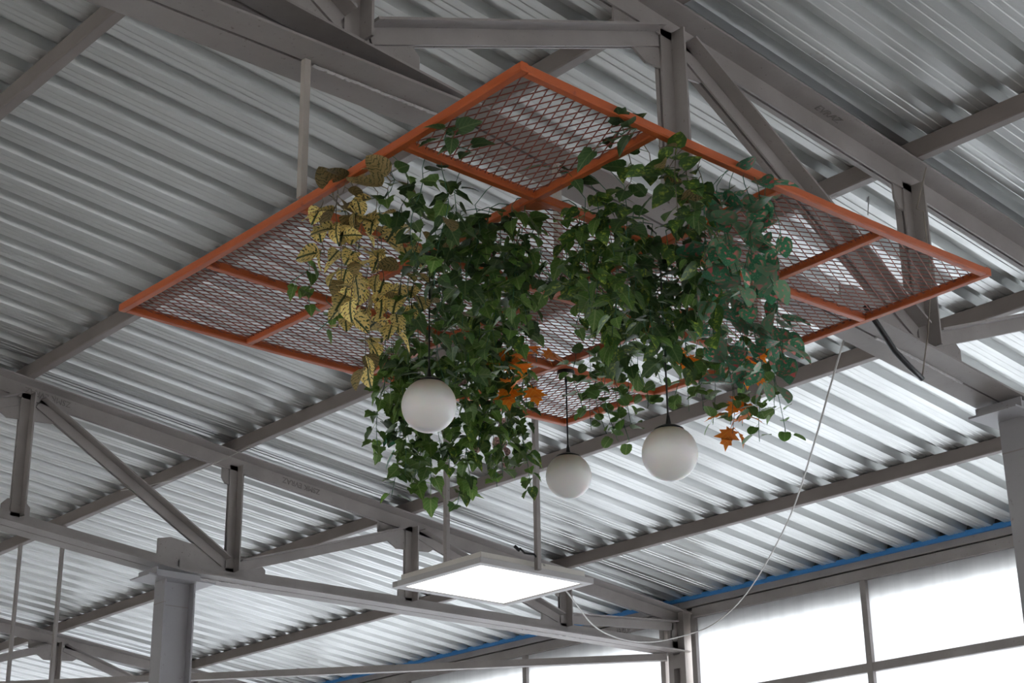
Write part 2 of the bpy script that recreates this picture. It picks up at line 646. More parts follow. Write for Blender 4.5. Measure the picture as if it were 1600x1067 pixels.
def steel_text(name, body, size, mat4, parent):
    cu = bpy.data.curves.new(name, 'FONT')
    cu.body = body
    cu.size = size
    cu.extrude = 0.0022
    cu.resolution_u = 2
    tmp = bpy.data.objects.new('tmp', cu)
    COL.objects.link(tmp)
    bpy.context.view_layer.update()
    me = bpy.data.meshes.new_from_object(tmp.evaluated_get(bpy.context.evaluated_depsgraph_get()))
    bpy.data.objects.remove(tmp)
    me.transform(Matrix.Translation(-ROOT_LOC[parent.name]) @ mat4)
    me.name = name
    me.materials.clear()
    me.materials.append(M['mark'])
    o = bpy.data.objects.new(name, me)
    o.parent = parent
    COL.objects.link(o)
    return o


def truss(Y, label, xcol, nodes, zflat, tie_end=None):
    t = thing('roof_truss', (xcol, Y, 4.1), label, 'truss', 'steel roof trusses')
    xk = 3.37 + (4.51 - zflat) / 0.111          # where the sloping bottom chord meets the level one
    mb = MB()
    angle_pair(mb, Y, (RIDGE_X, chord_top(RIDGE_X)), (WALL_X + 0.06, chord_top(WALL_X + 0.06)), -LEG - 0.005, 0, 1, 0.12, Z_)
    tc = mb.build('top_chord', M['steel'], t)
    mb = MB()
    angle_pair(mb, Y, (RIDGE_X, chord_low(RIDGE_X)), (xk, zflat), 0, LEG, -1, 0.12, Z_)
    mb.build('bottom_chord', M['steel'], t)
    mb = MB()
    angle_pair(mb, Y, (xk, zflat), (WALL_X, zflat), 0, LEG, -1, 0.12, Z_)
    mb.build('bottom_chord', M['steel'], t)
    # horizontal tie joining the slope near the ridge
    mb = MB()
    te = tie_end or 3.3
    angle_pair(mb, Y, (RIDGE_X, 4.49), (te, 4.49), 0, 0.085, -1, 0.12, Z_)
    mb.build('tie', M['steel'], t)

    def low(x):
        return chord_low(x) if x < xk else zflat

    w = 0.075
    for x in nodes:                              # posts
        mb = MB()
        zt = chord_top(x) - 0.07
        zb = low(x) + 0.075
        if x > WALL_X - 0.4:
            zb = zflat + 0.02
        angle_pair(mb, Y, (x, zb), (x, zt), -w / 2, w / 2, 1, 0.08, X_)
        mb.build('post', M['steel'], t)
    webs = []
    for i in range(len(nodes) - 1):
        xa, xb = nodes[i], nodes[i + 1]
        webs.append((xa, xb))
    for i, (xa, xb) in enumerate(webs):
        mb = MB()
        if i == len(webs) - 1:                   # nearly level strut out to the wall
            p0, p1 = (xa + 0.05, zflat + 0.145), (xb - 0.02, zflat + 0.235)
        elif i % 2 == 0:                         # falling outwards
            p0, p1 = (xa + 0.09, chord_top(xa) - 0.115), (xb - 0.05, low(xb) + 0.135)
        else:                                    # rising outwards
            p0, p1 = (xa + 0.07, low(xa) + 0.125), (xb - 0.06, chord_top(xb) - 0.125)
        angle_pair(mb, Y, p0, p1, -w / 2, w / 2, 1, 0.08, Z_)
        mb.build('diagonal', M['steel'], t)
    # gusset plates
    for i, x in enumerate(nodes[:-1]):
        mb = MB()
        zc = low(x)
        if x > 9:
            plate(mb, Y, [(x - 0.24, zc + 0.09), (x + 0.12, zc + 0.09), (x + 0.12, zc + 0.17), (x + 0.05, zc + 0.21), (x - 0.10, zc + 0.21), (x - 0.24, zc + 0.15)])
        elif i % 2 == 1:
            plate(mb, Y, [(x - 0.58, zc + 0.11), (x + 0.30, zc + 0.07), (x + 0.30, zc + 0.13), (x + 0.22, zc + 0.20), (x - 0.08, zc + 0.20), (x - 0.48, zc + 0.255), (x - 0.58, zc + 0.23)])
        else:
            plate(mb, Y, [(x - 0.10, zc + 0.07), (x + 0.10, zc + 0.07), (x + 0.10, zc + 0.15), (x + 0.06, zc + 0.19), (x - 0.06, zc + 0.19), (x - 0.10, zc + 0.15)])
        mb.build('gusset_plate', M['steel'], t)
        mb = MB()
        zc = chord_top(x)
        if i % 2 == 0:
            plate(mb, Y, [(x - 0.30, zc - 0.05), (x + 0.28, zc - 0.09), (x + 0.28, zc - 0.19), (x + 0.20, zc - 0.24), (x - 0.12, zc - 0.26), (x - 0.30, zc - 0.15)])
        else:
            plate(mb, Y, [(x - 0.10, zc - 0.08), (x + 0.10, zc - 0.09), (x + 0.08, zc - 0.17), (x + 0.04, zc - 0.22), (x - 0.07, zc - 0.21), (x - 0.10, zc - 0.17)])
        mb.build('gusset_plate', M['steel'], t)
    return t, tc


def weld_bead(t, Y, xa, xb, zf):
    mb = MB()
    n = 60
    pts = [(xa + (xb - xa) * k / n, Y + random.uniform(-0.002, 0.002), zf(xa + (xb - xa) * k / n) + random.uniform(-0.004, 0.002)) for k in range(n + 1)]
    mb.tube(pts, 0.0065, 5)
    mb.build('weld_bead', M['bezel'], t)


def chord_text_mat(x, Y, zoff, upside):
    d = Vector((1, 0, -0.122)).normalized()
    up = Vector((0.122, 0, 1)).normalized()
    if upside:
        d, up = -d, -up
    nrm = d.cross(up)
    o = Vector((x, Y - GAP - T - 0.0005, chord_top(x) + zoff))
    return Matrix(((d.x, up.x, nrm.x, o.x), (d.y, up.y, nrm.y, o.y), (d.z, up.z, nrm.z, o.z), (0, 0, 0, 1)))


# posts: even index -> diagonal falls outwards from the top of that post
t1, tc1 = truss(Y1, 'nearest grey steel roof truss, passing right over the orange frame', 6.92, [1.3, 2.9, 4.5, 6.13, 7.73, 9.35, 10.68], 4.125, 3.30)
t2, tc2 = truss(Y2, 'middle grey steel roof truss standing on the lower left column', 5.71, [1.3, 2.9, 4.5, 6.13, 7.73, 9.35, 10.68], 4.25)
t3, tc3 = truss(Y3, 'farthest grey steel roof truss at the lower left edge', 5.71, [1.3, 2.9, 4.5, 6.13, 7.73, 9.35, 10.68], 4.25)
weld_bead(t1, Y1, 5.78, 6.42, chord_low)
weld_bead(t1, Y1, 2.75, 3.28, lambda x: 4.49)
weld_bead(t2, Y2, 5.9, 6.35, lambda x: 4.25)
weld_bead(t2, Y2, 8.9, 9.6, lambda x: 4.25)
steel_text('mill_mark', 'ZSMK EVRAZ', 0.058, chord_text_mat(6.88, Y2, -0.028, True), t2)
steel_text('mill_mark', 'ZSMK EVRAZ', 0.058, chord_text_mat(4.82, Y2, -0.028, True), t2)
steel_text('mill_mark', 'EVRAZ', 0.055, Matrix(((1, 0, 0, 9.95), (0, 0, -1, Y2 - 0.0255), (0.06, 1, 0, 4.345), (0, 0, 0, 1))), t2)
# near truss: the mark stands on the underside of the projecting leg
d = Vector((1, 0, -0.122)).normalized()
nr = Vector((-0.122, 0, -1)).normalized()
up = nr.cross(d)
o = Vector((5.42, Y1 - 0.045, chord_top(5.42) - T - 0.0006))
steel_text('mill_mark', 'EVRAZ', 0.055, Matrix(((d.x, up.x, nr.x, o.x), (d.y, up.y, nr.y, o.y), (d.z, up.z, nr.z, o.z), (0, 0, 0, 1))), t1)


# --- columns
def column(x0, Y, ztop, label):
    c = thing('steel_column', (x0 + 0.12, Y, 0), label, 'column', 'steel columns')
    mb = MB()
    D, B, tf, tw = 0.24, 0.14, 0.013, 0.009
    mb.box(x0, x0 + tf, Y - B / 2, Y + B / 2, 0, ztop)
    mb.build('flange', M['column'], c)
    mb = MB()
    mb.box(x0 + D - tf, x0 + D, Y - B / 2, Y + B / 2, 0, ztop)
    mb.build('flange', M['column'], c)
    mb = MB()
    mb.box(x0 + tf, x0 + D - tf, Y - tw / 2, Y + tw / 2, 0, ztop)
    mb.build('web', M['column'], c)
    mb = MB()
    mb.box(x0 - 0.16, x0 + D + 0.12, Y - 0.13, Y + 0.13, ztop, ztop + 0.010)
    mb.build('cap_plate', M['column'], c)
    mb = MB()
    mb.box(x0 - 0.10, x0 - 0.09, Y - 0.125, Y + 0.125, ztop + 0.010, ztop + 0.062)
    mb.box(x0 - 0.09, x0 + D, Y - 0.125, Y - 0.115, ztop + 0.010, ztop + 0.045)
    mb.build('packing_channel', M['column'], c)
    # weld seams of the spliced head
    mb = MB()
    mb.box(x0 - 0.0015, x0 + tf, Y - B / 2 - 0.0015, Y + B / 2, ztop - 0.16, ztop - 0.154)
    mb.box(x0 + tf, x0 + D - tf, Y - tw / 2 - 0.002, Y, ztop - 0.165, ztop - 0.159)
    mb.build('weld_seam', M['steel'], c)
    mb = MB()
    mb.box(x0 - 0.05, x0 + D + 0.05, Y - 0.13, Y + 0.13, 0.0, 0.02)
    mb.build('base_plate', M['column'], c)
    return c


column(6.80, Y1, 4.07, 'pale grey steel column at the right edge of the picture')
column(5.59, Y2, 4.19, 'pale grey steel column at the lower left, under the middle truss')
column(5.59, Y3, 4.19, 'steel column of the farthest truss, below the lower left edge')

# --- horizontal wind brace from the end of the middle truss to the farthest column
mb = MB()
a = Vector((10.62, 10.06, 4.215))
b = Vector((5.75, 15.85, 4.215))
dd = (b - a).normalized()
nn = dd.cross(Z_)
mb.extrude([(-0.035, -0.03), (0.035, -0.03), (0.035, 0.03), (-0.035, 0.03)], a, b, nn, Z_)
tag(mb.build('wind_brace', M['steel'], origin=a), 'grey tube brace running level along the bottom edge from the truss end', 'brace')

# --- the glazed side wall
wall = thing('wall_right', (WALL_X, 8, 0), 'grey steel framed side wall under the eave', 'wall', kind='structure')
mb = MB()
mb.box(WALL_X - 0.04, WALL_X + 0.04, -14, 30, 4.632, 4.722)
mb.build('eave_beam', M['steel'], wall, bevel=0.004)
mb = MB()
mb.box(WALL_X - 0.10, WALL_X + 0.10, -14, 30, 0.0, 1.0)
mb.build('lower_wall', M['plaster'], wall)
for (yy) in (Y2, Y3, Y1):
    mb = MB()
    mb.box(WALL_X - 0.05, WALL_X + 0.05, yy - 0.10, yy - 0.04, 1.0, 4.63)
    mb.box(WALL_X - 0.05, WALL_X + 0.05, yy + 0.04, yy + 0.10, 1.0, 4.63)
    mb.box(WALL_X + 0.02, WALL_X + 0.05, yy - 0.04, yy + 0.04, 1.0, 4.63)
    mb.box(WALL_X - 0.05, WALL_X - 0.04, yy - 0.04, yy + 0.04, 4.12, 4.24)
    mb.build('wall_post', M['steel'], wall)
mb = MB()
mb.box(WALL_X - 0.02, WALL_X + 0.018, Y2 - 0.036, Y2 + 0.036, 4.27, 4.42)
mb.build('packing_block', M['rust'], wall)
mb = MB()
mb.box(WALL_X + 0.0, WALL_X + 0.03, -14, 30, 4.615, 4.64)
mb.build('leak_backing', M['dark_filler'], wall)  # dark backing added to stop daylight leaking through the joint
mb = MB()
mb.box(WALL_X + 0.10, WALL_X + 0.13, -14, 30, 4.40, 4.72)
mb.build('pane_shade_board', M['steel'], wall)  # unseen board added outside to shade the tops of the panes
mb = MB()
mb.box(WALL_X + 0.16, WALL_X + 0.20, -14, 30, 4.00, 4.03)
mb.build('pane_shade_rail', M['steel'], wall)  # bar added outside to cast a faint grey smear on the panes


def window(name, ya, yb, n, label, rails=(3.845, 2.9, 1.95)):
    w = thing(name, (WALL_X, (ya + yb) / 2, 1.0), label, 'window', kind='structure')
    lo, hi = min(ya, yb), max(ya, yb)
    mb = MB()
    mb.box(WALL_X - 0.03, WALL_X + 0.03, lo, hi, 4.535, 4.622)
    mb.build('head_rail', M['steel'], w, bevel=0.004)
    step = (hi - lo) / n
    ys = [lo + k * step for k in range(n + 1)]
    for y in ys:
        mb = MB()
        mb.box(WALL_X - 0.03, WALL_X + 0.03, y - 0.028, y + 0.028, 1.0, 4.535)
        mb.build('mullion', M['steel'], w, bevel=0.003)
    for k in range(n):
        for z in rails:
            mb = MB()
            mb.box(WALL_X - 0.028, WALL_X + 0.028, ys[k] + 0.028, ys[k + 1] - 0.028, z - 0.035, z + 0.035)
            mb.build('rail', M['steel'], w, bevel=0.003)
        zs = [4.535] + list(rails) + [1.0]
        for j in range(len(zs) - 1):
            z1, z0 = zs[j] - (0.035 if j else 0), zs[j + 1] + (0.035 if j < len(zs) - 2 else 0)
            mb = MB()
            mb.box(WALL_X + 0.005, WALL_X + 0.011, ys[k] + 0.028, ys[k + 1] - 0.028, z0, z1)
            mb.build('pane', M['pane'], w)
    return w


window('window_1', Y2 - 0.19, Y1 + 0.19 - 0.0, 3, 'frosted panes at the lower right between the truss end and the right column')
window('window_2', Y2 + 0.19, Y3 - 0.19, 3, 'frosted panes at the bottom, left of the middle truss end')
window('window_3', Y1 - 0.19, -11, 8, 'frosted panes beyond the right edge of the picture')
window('window_4', Y3 + 0.19, 29, 7, 'frosted panes beyond the farthest truss')

# --- blue eave strip with dark blocks filling the rib gaps
ev = thing('eave_strip', (WALL_X - 0.06, 8, 4.70), 'bright blue foam strip along the eave above the windows', 'foam strip')
mb = MB()
xs = WALL_X - 0.075
mb.extrude([(0, -0.012), (0.05, -0.012), (0.05, 0.024), (0.04, 0.030), (0.0, 0.026)], (xs, -10, 4.700), (xs, 27, 4.700), X_, Z_)
mb.build('strip', M['blue'], ev)
for k in range(-24, 46):
    yc = RIB0 + k * PITCH
    x = WALL_X - 0.06
    z0 = roof_z(x)
    mb = MB()
    mb.extrude([(-0.052, -0.004), (0.052, -0.004), (0.034, 0.050), (-0.034, 0.050)], (x, yc, z0), (x + 0.08, yc, z0 - 0.008), Y_, Z_)
    mb.build('rib_block', M['dark_filler'], ev)


# ------------------------------------------------------------------ the orange frame
S = 0.5625
F0 = Vector((2.72845, 3.03743, 3.9374))
GU = [0, 1 - 0.0288, 2 - 0.0502, 3 - 0.0074, 4]
GV = [0, 1 - 0.0344, 2 - 0.0182, 3 - 0.0565, 4]


def fz(x, y):                   # slight sag of the hung frame, in cells
    return 0.0063 * (x - 2) ** 2 + 0.0064 * (y - 2) ** 2 + 0.0019 * (x - 2) * (y - 2)


def fpt(u, v, dz=0.0):          # u along y, v along x (cells) -> world point of the bars' underside
    return F0 + Vector((v * S, u * S, fz(v, u) * S + dz))


frame = thing('hanging_trellis', (F0.x + 2 * S, F0.y + 2 * S, F0.z),
              'large square orange steel frame with mesh panels hung under the roof truss', 'trellis')
TB = 0.030


def bar(name, line, fixed, along, a0, a1, tb=TB):
    """box tube following the frame's sag; along 'u' or 'v', at the other coordinate = fixed"""
    mb = MB()
    n = 8
    h = tb / 2
    rings = []
    for k in range(n + 1):
        s = a0 + (a1 - a0) * k / n
        sc = min(max(s, 0), 4)
        p = fpt(sc, fixed) if along == 'u' else fpt(fixed, sc)
        p = p + ((Y_ if along == 'u' else X_) * (s - sc) * S)
        side = X_ if along == 'u' else Y_
        e = 0.004
        pr = [(-h + e, 0), (h - e, 0), (h, e), (h, tb - e), (h - e, tb), (-h + e, tb), (-h, tb - e), (-h, e)]
        rings.append([p + side * a + Z_ * b for a, b in pr])
    vs = [q for r in rings for q in r]
    m = 8
    fs = []
    for k in range(n):
        for i in range(m):
            fs.append((k * m + i, k * m + (i + 1) % m, (k + 1) * m + (i + 1) % m, (k + 1) * m + i))
    fs.append(tuple(range(m)))
    fs.append(tuple(n * m + i for i in range(m - 1, -1, -1)))
    mb.add(vs, fs)
    return mb.build(name, M['orange'], frame)


ex = TB / 2 / S
bar('outer_bar', 0, 0, 'u', -ex, 4 + ex)
bar('outer_bar', 0, 4, 'u', -ex, 4 + ex)
bar('outer_bar', 0, 0, 'v', ex, 4 - ex)
bar('outer_bar', 0, 4, 'v', ex, 4 - ex)
for i in (1, 2, 3):
    bar('cross_bar', 0, GV[i], 'u', ex, 4 - ex)
for i in (1, 2, 3):
    for j in range(4):
        bar('cross_bar', 0, GU[i], 'v', (GV[j] + ex), (GV[j + 1] - ex))

# expanded-metal panels: real diamond strands, clipped to each cell
OPEN = {(1, 0), (0, 1), (2, 3), (3, 2)}
ALONG_Y = {(0, 0), (3, 3)}


def clip(p, d, w, h):
    """segment of the line p + t d inside [0,w]x[0,h]"""
    t0, t1 = -1e9, 1e9
    for q, dq, hi in ((p[0], d[0], w), (p[1], d[1], h)):
        if abs(dq) < 1e-9:
            if q < 0 or q > hi:
                return None
            continue
        a, b = (0 - q) / dq, (hi - q) / dq
        if a > b:
            a, b = b, a
        t0, t1 = max(t0, a), min(t1, b)
    return (t0, t1) if t1 - t0 > 1e-4 else None


def mesh_panel(i, j):
    u0, u1 = GU[i], GU[i + 1]
    v0, v1 = GV[j], GV[j + 1]
    w, h = (v1 - v0) * S, (u1 - u0) * S           # x extent, y extent
    short, long_ = 0.034, 0.078
    dirs = ((short, long_), (short, -long_)) if (i, j) in ALONG_Y else ((long_, short), (long_, -short))
    mb = MB()
    tw = 0.0014
    for fi, d in enumerate(dirs):
        L = math.hypot(*d)
        dn = (d[0] / L, d[1] / L)
        nrm = (-dn[1], dn[0])
        sp = short * long_ / L                     # distance between parallel strands
        R_ = math.hypot(w, h)
        k = -int(R_ / sp) - 1
        while k * sp < R_:
            p = (w / 2 + nrm[0] * k * sp, h / 2 + nrm[1] * k * sp)
            c = clip(p, dn, w, h)
            if c:
                n = 3
                ring = []
                for q in range(n + 1):
                    t = c[0] + (c[1] - c[0]) * q / n
                    x, y = p[0] + dn[0] * t, p[1] + dn[1] * t
                    P = fpt(u0 + y / S, v0 + x / S, 0.017 + 0.0015 * fi)
                    nv = Vector((nrm[0], nrm[1], 0))
                    ring.append([P - nv * tw, P + nv * tw, P + nv * tw + Z_ * 0.0030, P - nv * tw + Z_ * 0.0030])
                vs = [a for r in ring for a in r]
                fs = []
                for q in range(n):
                    for e in range(4):
                        fs.append((q * 4 + e, q * 4 + (e + 1) % 4, q * 4 + 4 + (e + 1) % 4, q * 4 + 4 + e))
                mb.add(vs, fs)
            k += 1
    return mb.build('mesh_panel', M['orange_mesh'], frame)


for i in range(4):
    for j in range(4):
        if (i, j) not in OPEN:
            mesh_panel(i, j)
# gusset under the first inner crossing
mb = MB()
c = fpt(GU[1], GV[1])
mb.add([c + Vector((0.0, 0.0, -0.001)), c + Vector((0.075, 0.012, -0.001)), c + Vector((0.05, 0.05, -0.001)), c + Vector((0.012, 0.075, -0.001)),
        c + Vector((0.0, 0.0, 0.006)), c + Vector((0.075, 0.012, 0.006)), c + Vector((0.05, 0.05, 0.006)), c + Vector((0.012, 0.075, 0.006))],
       [(0, 1, 2, 3), (7, 6, 5, 4), (0, 4, 5, 1), (1, 5, 6, 2), (2, 6, 7, 3), (3, 7, 4, 0)])
mb.build('corner_gusset', M['orange'], frame)
# hanger rods up to the truss
for (x, y, ztop) in ((F0.x - 0.015, Y1 - 0.012, 4.49), (F0.x + 1.105, Y1 - 0.03, chord_low(3.83)), (F0.x + 4 * S, Y1, chord_low(F0.x + 4 * S))):
    mb = MB()
    v = (x - F0.x) / S
    u = (y - F0.y) / S
    zb = fpt(u, min(max(v, 0), 4)).z + TB - 0.004
    h = 0.0125
    mb.box(x - h, x + h, y - h, y + h, zb, ztop)
    mb.build('hanger_rod', M['rod'], frame, bevel=0.002)


# ------------------------------------------------------------------ pendant globe lamps
def pendant(p, drop, label, cup=True):
    t = thing('pendant_lamp', (p.x, p.y, p.z), label, 'pendant lamp', 'globe pendant lamps')
    R = 0.0925
    zc = p.z - drop
    mb = MB()
    mb.lathe([(0.0, 0.0), (0.036, 0.0), (0.037, -0.004), (0.037, -0.014), (0.036, -0.016), (0.0, -0.016)], (p.x, p.y, p.z), 28)
    mb.build('ceiling_cup', M['black'], t)
    mb = MB()
    mb.lathe([(0.0, -0.016), (0.034, -0.016), (0.033, -0.020), (0.012, -0.024), (0.0, -0.024)], (p.x, p.y, p.z), 28)
    mb.build('cup_cover', M['white_plastic'], t, smooth=True)
    mb = MB()
    mb.lathe([(0.0, -0.016), (0.006, -0.016), (0.0065, -0.045), (0.003, -0.052), (0.0, -0.052)], (p.x, p.y, p.z), 12)
    mb.build('cord_grip', M['black'], t)
    mb = MB()
    mb.tube([(p.x, p.y, p.z - 0.02), (p.x, p.y, zc + R + 0.01)], 0.0032, 8)
    mb.build('cord', M['black'], t)
    mb = MB()
    mb.lathe([(0.0, R + 0.040), (0.004, R + 0.040), (0.009, R + 0.012), (0.010, R + 0.004), (0.034, R - 0.001), (0.050, R - 0.010), (0.053, R - 0.019), (0.0, R - 0.019)],
             (p.x, p.y, zc), 32)
    mb.build('globe_cap', M['black'], t, smooth=False)
    n = 28
    prof = [(R * math.sin(math.pi * k / n), -R * math.cos(math.pi * k / n)) for k in range(n + 1)]
    prof = [q for q in prof if not (q[1] > 0 and q[0] < 0.040)]
    me_mb = MB()
    me_mb.lathe(prof, (0, 0, 0), 40)
    g = me_mb.build('globe', M['globe'], None, origin=(0, 0, 0), smooth=True)
    g.parent = t
    g.location = (0, 0, -drop)
    return t


pendant(fpt(GU[2], GV[1], -0.001), 0.545, 'white glass globe lamp hanging in front of the left ivy')
pendant(fpt(GU[1], GV[2], -0.001), 0.735, 'rightmost white glass globe lamp, on the longest black cord')
pendant(fpt(GU[3], GV[3], -0.001) + Vector((0.055, -0.02, 0)), 0.45, 'smaller looking middle globe lamp below the far corner of the frame')


# ------------------------------------------------------------------ LED light panels
def light_panel(cx, cy, z, label, sx=0.85, sy=0.78):
    t = thing('light_panel', (cx, cy, z), label, 'light panel', 'hanging light panels')
    x0, x1, y0, y1 = cx - sx / 2, cx + sx / 2, cy - sy / 2, cy + sy / 2
    mb = MB()
    i = 0.035
    mb.box(x0 + i, x1 - i, y0 + i, y1 - i, z + 0.032, z + 0.075)
    mb.build('housing', M['white_plastic'], t, bevel=0.004)
    b = 0.045
    for (a0, a1, c0, c1) in ((x0, x1, y0, y0 + b), (x0, x1, y1 - b, y1), (x0, x0 + b, y0 + b, y1 - b), (x1 - b, x1, y0 + b, y1 - b)):
        mb = MB()
        mb.box(a0, a1, c0, c1, z, z + 0.034)
        mb.build('bezel', M['bezel'], t, bevel=0.003)
    # dark seal between bezel and diffuser
    mb = MB()
    s = 0.012
    for (a0, a1, c0, c1) in ((x0 + b, x1 - b, y0 + b, y0 + b + s), (x0 + b, x1 - b, y1 - b - s, y1 - b),
                             (x0 + b, x0 + b + s, y0 + b + s, y1 - b - s), (x1 - b - s, x1 - b, y0 + b + s, y1 - b - s)):
        mb.box(a0, a1, c0, c1, z + 0.010, z + 0.03)
    mb.build('seal', M['black'], t)
    mb = MB()
    mb.box(x0 + b + s, x1 - b - s, y0 + b + s, y1 - b - s, z + 0.004, z + 0.028)
    mb.build('diffuser', M['led'], t)
    for yy in (y0 - 0.012, y1 + 0.012):
        mb = MB()
        h = 0.0145
        mb.box(PUR_X[3] - h, PUR_X[3] + h, yy - h, yy + h, z + 0.015, chord_top(PUR_X[3]))
        mb.build('hanger_rod', M['steel'], t, bevel=0.002)
    mb = MB()
    mb.tube([(cx - 0.12, y0 + 0.02, z + 0.13), (cx - 0.10, y0 + 0.0, z + 0.10), (cx - 0.04, y0 - 0.01, z + 0.10), (cx - 0.01, y0 - 0.02, z + 0.07)], 0.006, 6)
    mb.tube([(cx - 0.15, y0 + 0.03, z + 0.14), (cx - 0.12, y0 + 0.02, z + 0.115)], 0.009, 6)
    mb.build('supply_cable', M['black'], t)
    return t


light_panel(6.105, 7.12, 3.705, 'lit square white light panel hanging low in the middle on two rods')
light_panel(6.105, 12.98, 3.2, 'light panel below the lower left edge, only its two rods in view')

# ------------------------------------------------------------------ loose wires
def wire(name, pts, r, mat, label, cat='wire', sides=6):
    mb = MB()
    mb.tube(pts, r, sides)
    return tag(mb.build(name, mat, origin=pts[0], smooth=True), label, cat)


def sag(a, b, s, n=18):
    a, b = Vector(a), Vector(b)
    return [a.lerp(b, k / n) - Z_ * (4 * s * (k / n) * (1 - k / n)) for k in range(n + 1)]


w = [(5.737, 4.25, 4.265), (6.065, 4.6, 4.206), (6.537, 5.1, 4.118), (7.445, 6.0, 4.124), (8.379, 7.0, 4.145), (9.511, 8.2, 4.266), (10.372, 9.2, 4.375), (10.6, 9.63, 4.38), (9.811, 9.3, 4.155), (9.207, 9.0, 4.025), (8.534, 8.6, 3.924), (7.732, 8.0, 3.824), (6.968, 7.4, 3.814), (6.165, 6.75, 3.768)]
def spline(P, sub=5):
    P = [Vector(q) for q in P]
    out = []
    for i in range(len(P) - 1):
        a, b, c, d_ = P[max(i - 1, 0)], P[i], P[i + 1], P[min(i + 2, len(P) - 1)]
        for k in range(sub):
            t = k / sub
            out.append(0.5 * ((2 * b) + (c - a) * t + (2 * a - 5 * b + 4 * c - d_) * t * t + (3 * b - a - 3 * c + d_) * t ** 3))
    return out + [P[-1]]


wire('hanging_wire', spline(w), 0.005, M['wire_pale'], 'thin pale wire drooping from the near truss to the window corner and light panel')
wire('hose', [(5.516, 3.96, 4.278), (5.594, 3.96, 4.209), (5.696, 3.96, 4.115), (5.789, 3.96, 4.066), (5.879, 3.96, 4.027)], 0.013, M['black'], 'short thick black cable hanging under the right end of the orange frame', 'cable', 8)
wire('tie_wire', [(6.097, 3.96, 5.127), (6.011, 3.96, 4.941), (5.981, 3.96, 4.88), (6.036, 3.96, 4.883), (6.036, 3.96, 4.69), (6.033, 3.96, 4.53), (5.962, 3.96, 4.263), (5.926, 3.96, 4.163), (5.88, 3.96, 4.033)], 0.0035, M['wire'], 'thin tan wire wrapped round the truss post at the right')
wire('tie_wire', [(6.401, 4.5, 5.344), (6.384, 4.5, 5.259), (6.364, 4.5, 5.16)], 0.003, M['wire_pale'], 'short pale string hanging from the purlin above the right end of the frame')
wire('tie_wire', sag((6.05, 9.7, 5.16), (5.55, 10.6, 4.95), 0.05, 8), 0.003, M['wire_pale'],
     'loose pale wire strung near the post of the middle truss')


# ------------------------------------------------------------------ artificial plants
def half_leaf(outline, fold=0.25, curl=0.18, pet=0.25, name='leaf'):
    """outline: (half width, y) from base to tip; the sheet is creased on its midrib; with petiole."""
    n = len(outline)
    vs, fs = [], []

    def zf(x, y):
        return abs(x) * fold - curl * y * y

    off = pet
    for hw, y in outline:
        ym = min(max(y, 0.0), 1.0)
        vs.append((0, off + ym, zf(0, ym)))
        vs.append((hw, off + y, zf(hw, y)))
        vs.append((-hw, off + y, zf(hw, y)))
    for i in range(n - 1):
        a, b = i * 3, (i + 1) * 3
        fs.append((a, a + 1, b + 1, b))
        fs.append((a, b, b + 2, a + 2))
    k = len(vs)
    r = 0.018
    vs += [(r, 0, 0), (-r, 0, 0), (0, 0, -r), (r, off, 0), (-r, off, 0), (0, off, -r)]
    fs += [(k, k + 1, k + 4, k + 3), (k + 1, k + 2, k + 5, k + 4), (k + 2, k, k + 3, k + 5)]
    me = bpy.data.meshes.new(name)
    me.from_pydata(vs, [], fs)
    bm = bmesh.new()
    bm.from_mesh(me)
    bmesh.ops.remove_doubles(bm, verts=bm.verts, dist=1e-4)
    bm.to_mesh(me)
    bm.free()
    me.transform(Matrix.Translation((0, 0, 0)))
    me.polygons.foreach_set('use_smooth', [True] * len(me.polygons))
    return me


OVAL = [(0.0, 0.0), (0.21, 0.05), (0.36, 0.19), (0.405, 0.38), (0.37, 0.58), (0.26, 0.78), (0.12, 0.92), (0.0, 1.0)]
HEART = [(0.0, 0.03), (0.18, -0.07), (0.34, 0.02), (0.41, 0.20), (0.38, 0.42), (0.27, 0.64), (0.13, 0.84), (0.0, 1.0)]
IVY = [(0.0, 0.02), (0.16, -0.10), (0.33, -0.02), (0.50, 0.20), (0.34, 0.33), (0.36, 0.48), (0.33, 0.62), (0.20, 0.68), (0.09, 0.88), (0.0, 1.0)]
IVY2 = [(0.0, 0.02), (0.22, -0.10), (0.45, 0.06), (0.42, 0.28), (0.40, 0.52), (0.24, 0.66), (0.10, 0.90), (0.0, 1.0)]
ROUND = [(0.0, 0.04), (0.20, -0.03), (0.40, 0.10), (0.50, 0.36), (0.47, 0.62), (0.33, 0.84), (0.15, 0.95), (0.0, 0.98)]
MAPLE = [(0.0, 0.02), (0.22, -0.10), (0.18, 0.07), (0.52, 0.16), (0.34, 0.27), (0.66, 0.52), (0.30, 0.50), (0.26, 0.60), (0.30, 0.74), (0.13, 0.76), (0.0, 1.0)]


def variants(outl, pets, folds=(0.12, 0.35), curls=(0.10, 0.32)):
    r = []
    for q in range(3):
        me = half_leaf([(hw * random.uniform(0.94, 1.06), y) for hw, y in outl], random.uniform(*folds), random.uniform(*curls), pets)
        r.append(me)
    return r


def mats(meshes, mat):
    out = []
    for m_ in meshes:
        c = m_.copy()
        c.materials.append(mat)
        out.append(c)
    return out


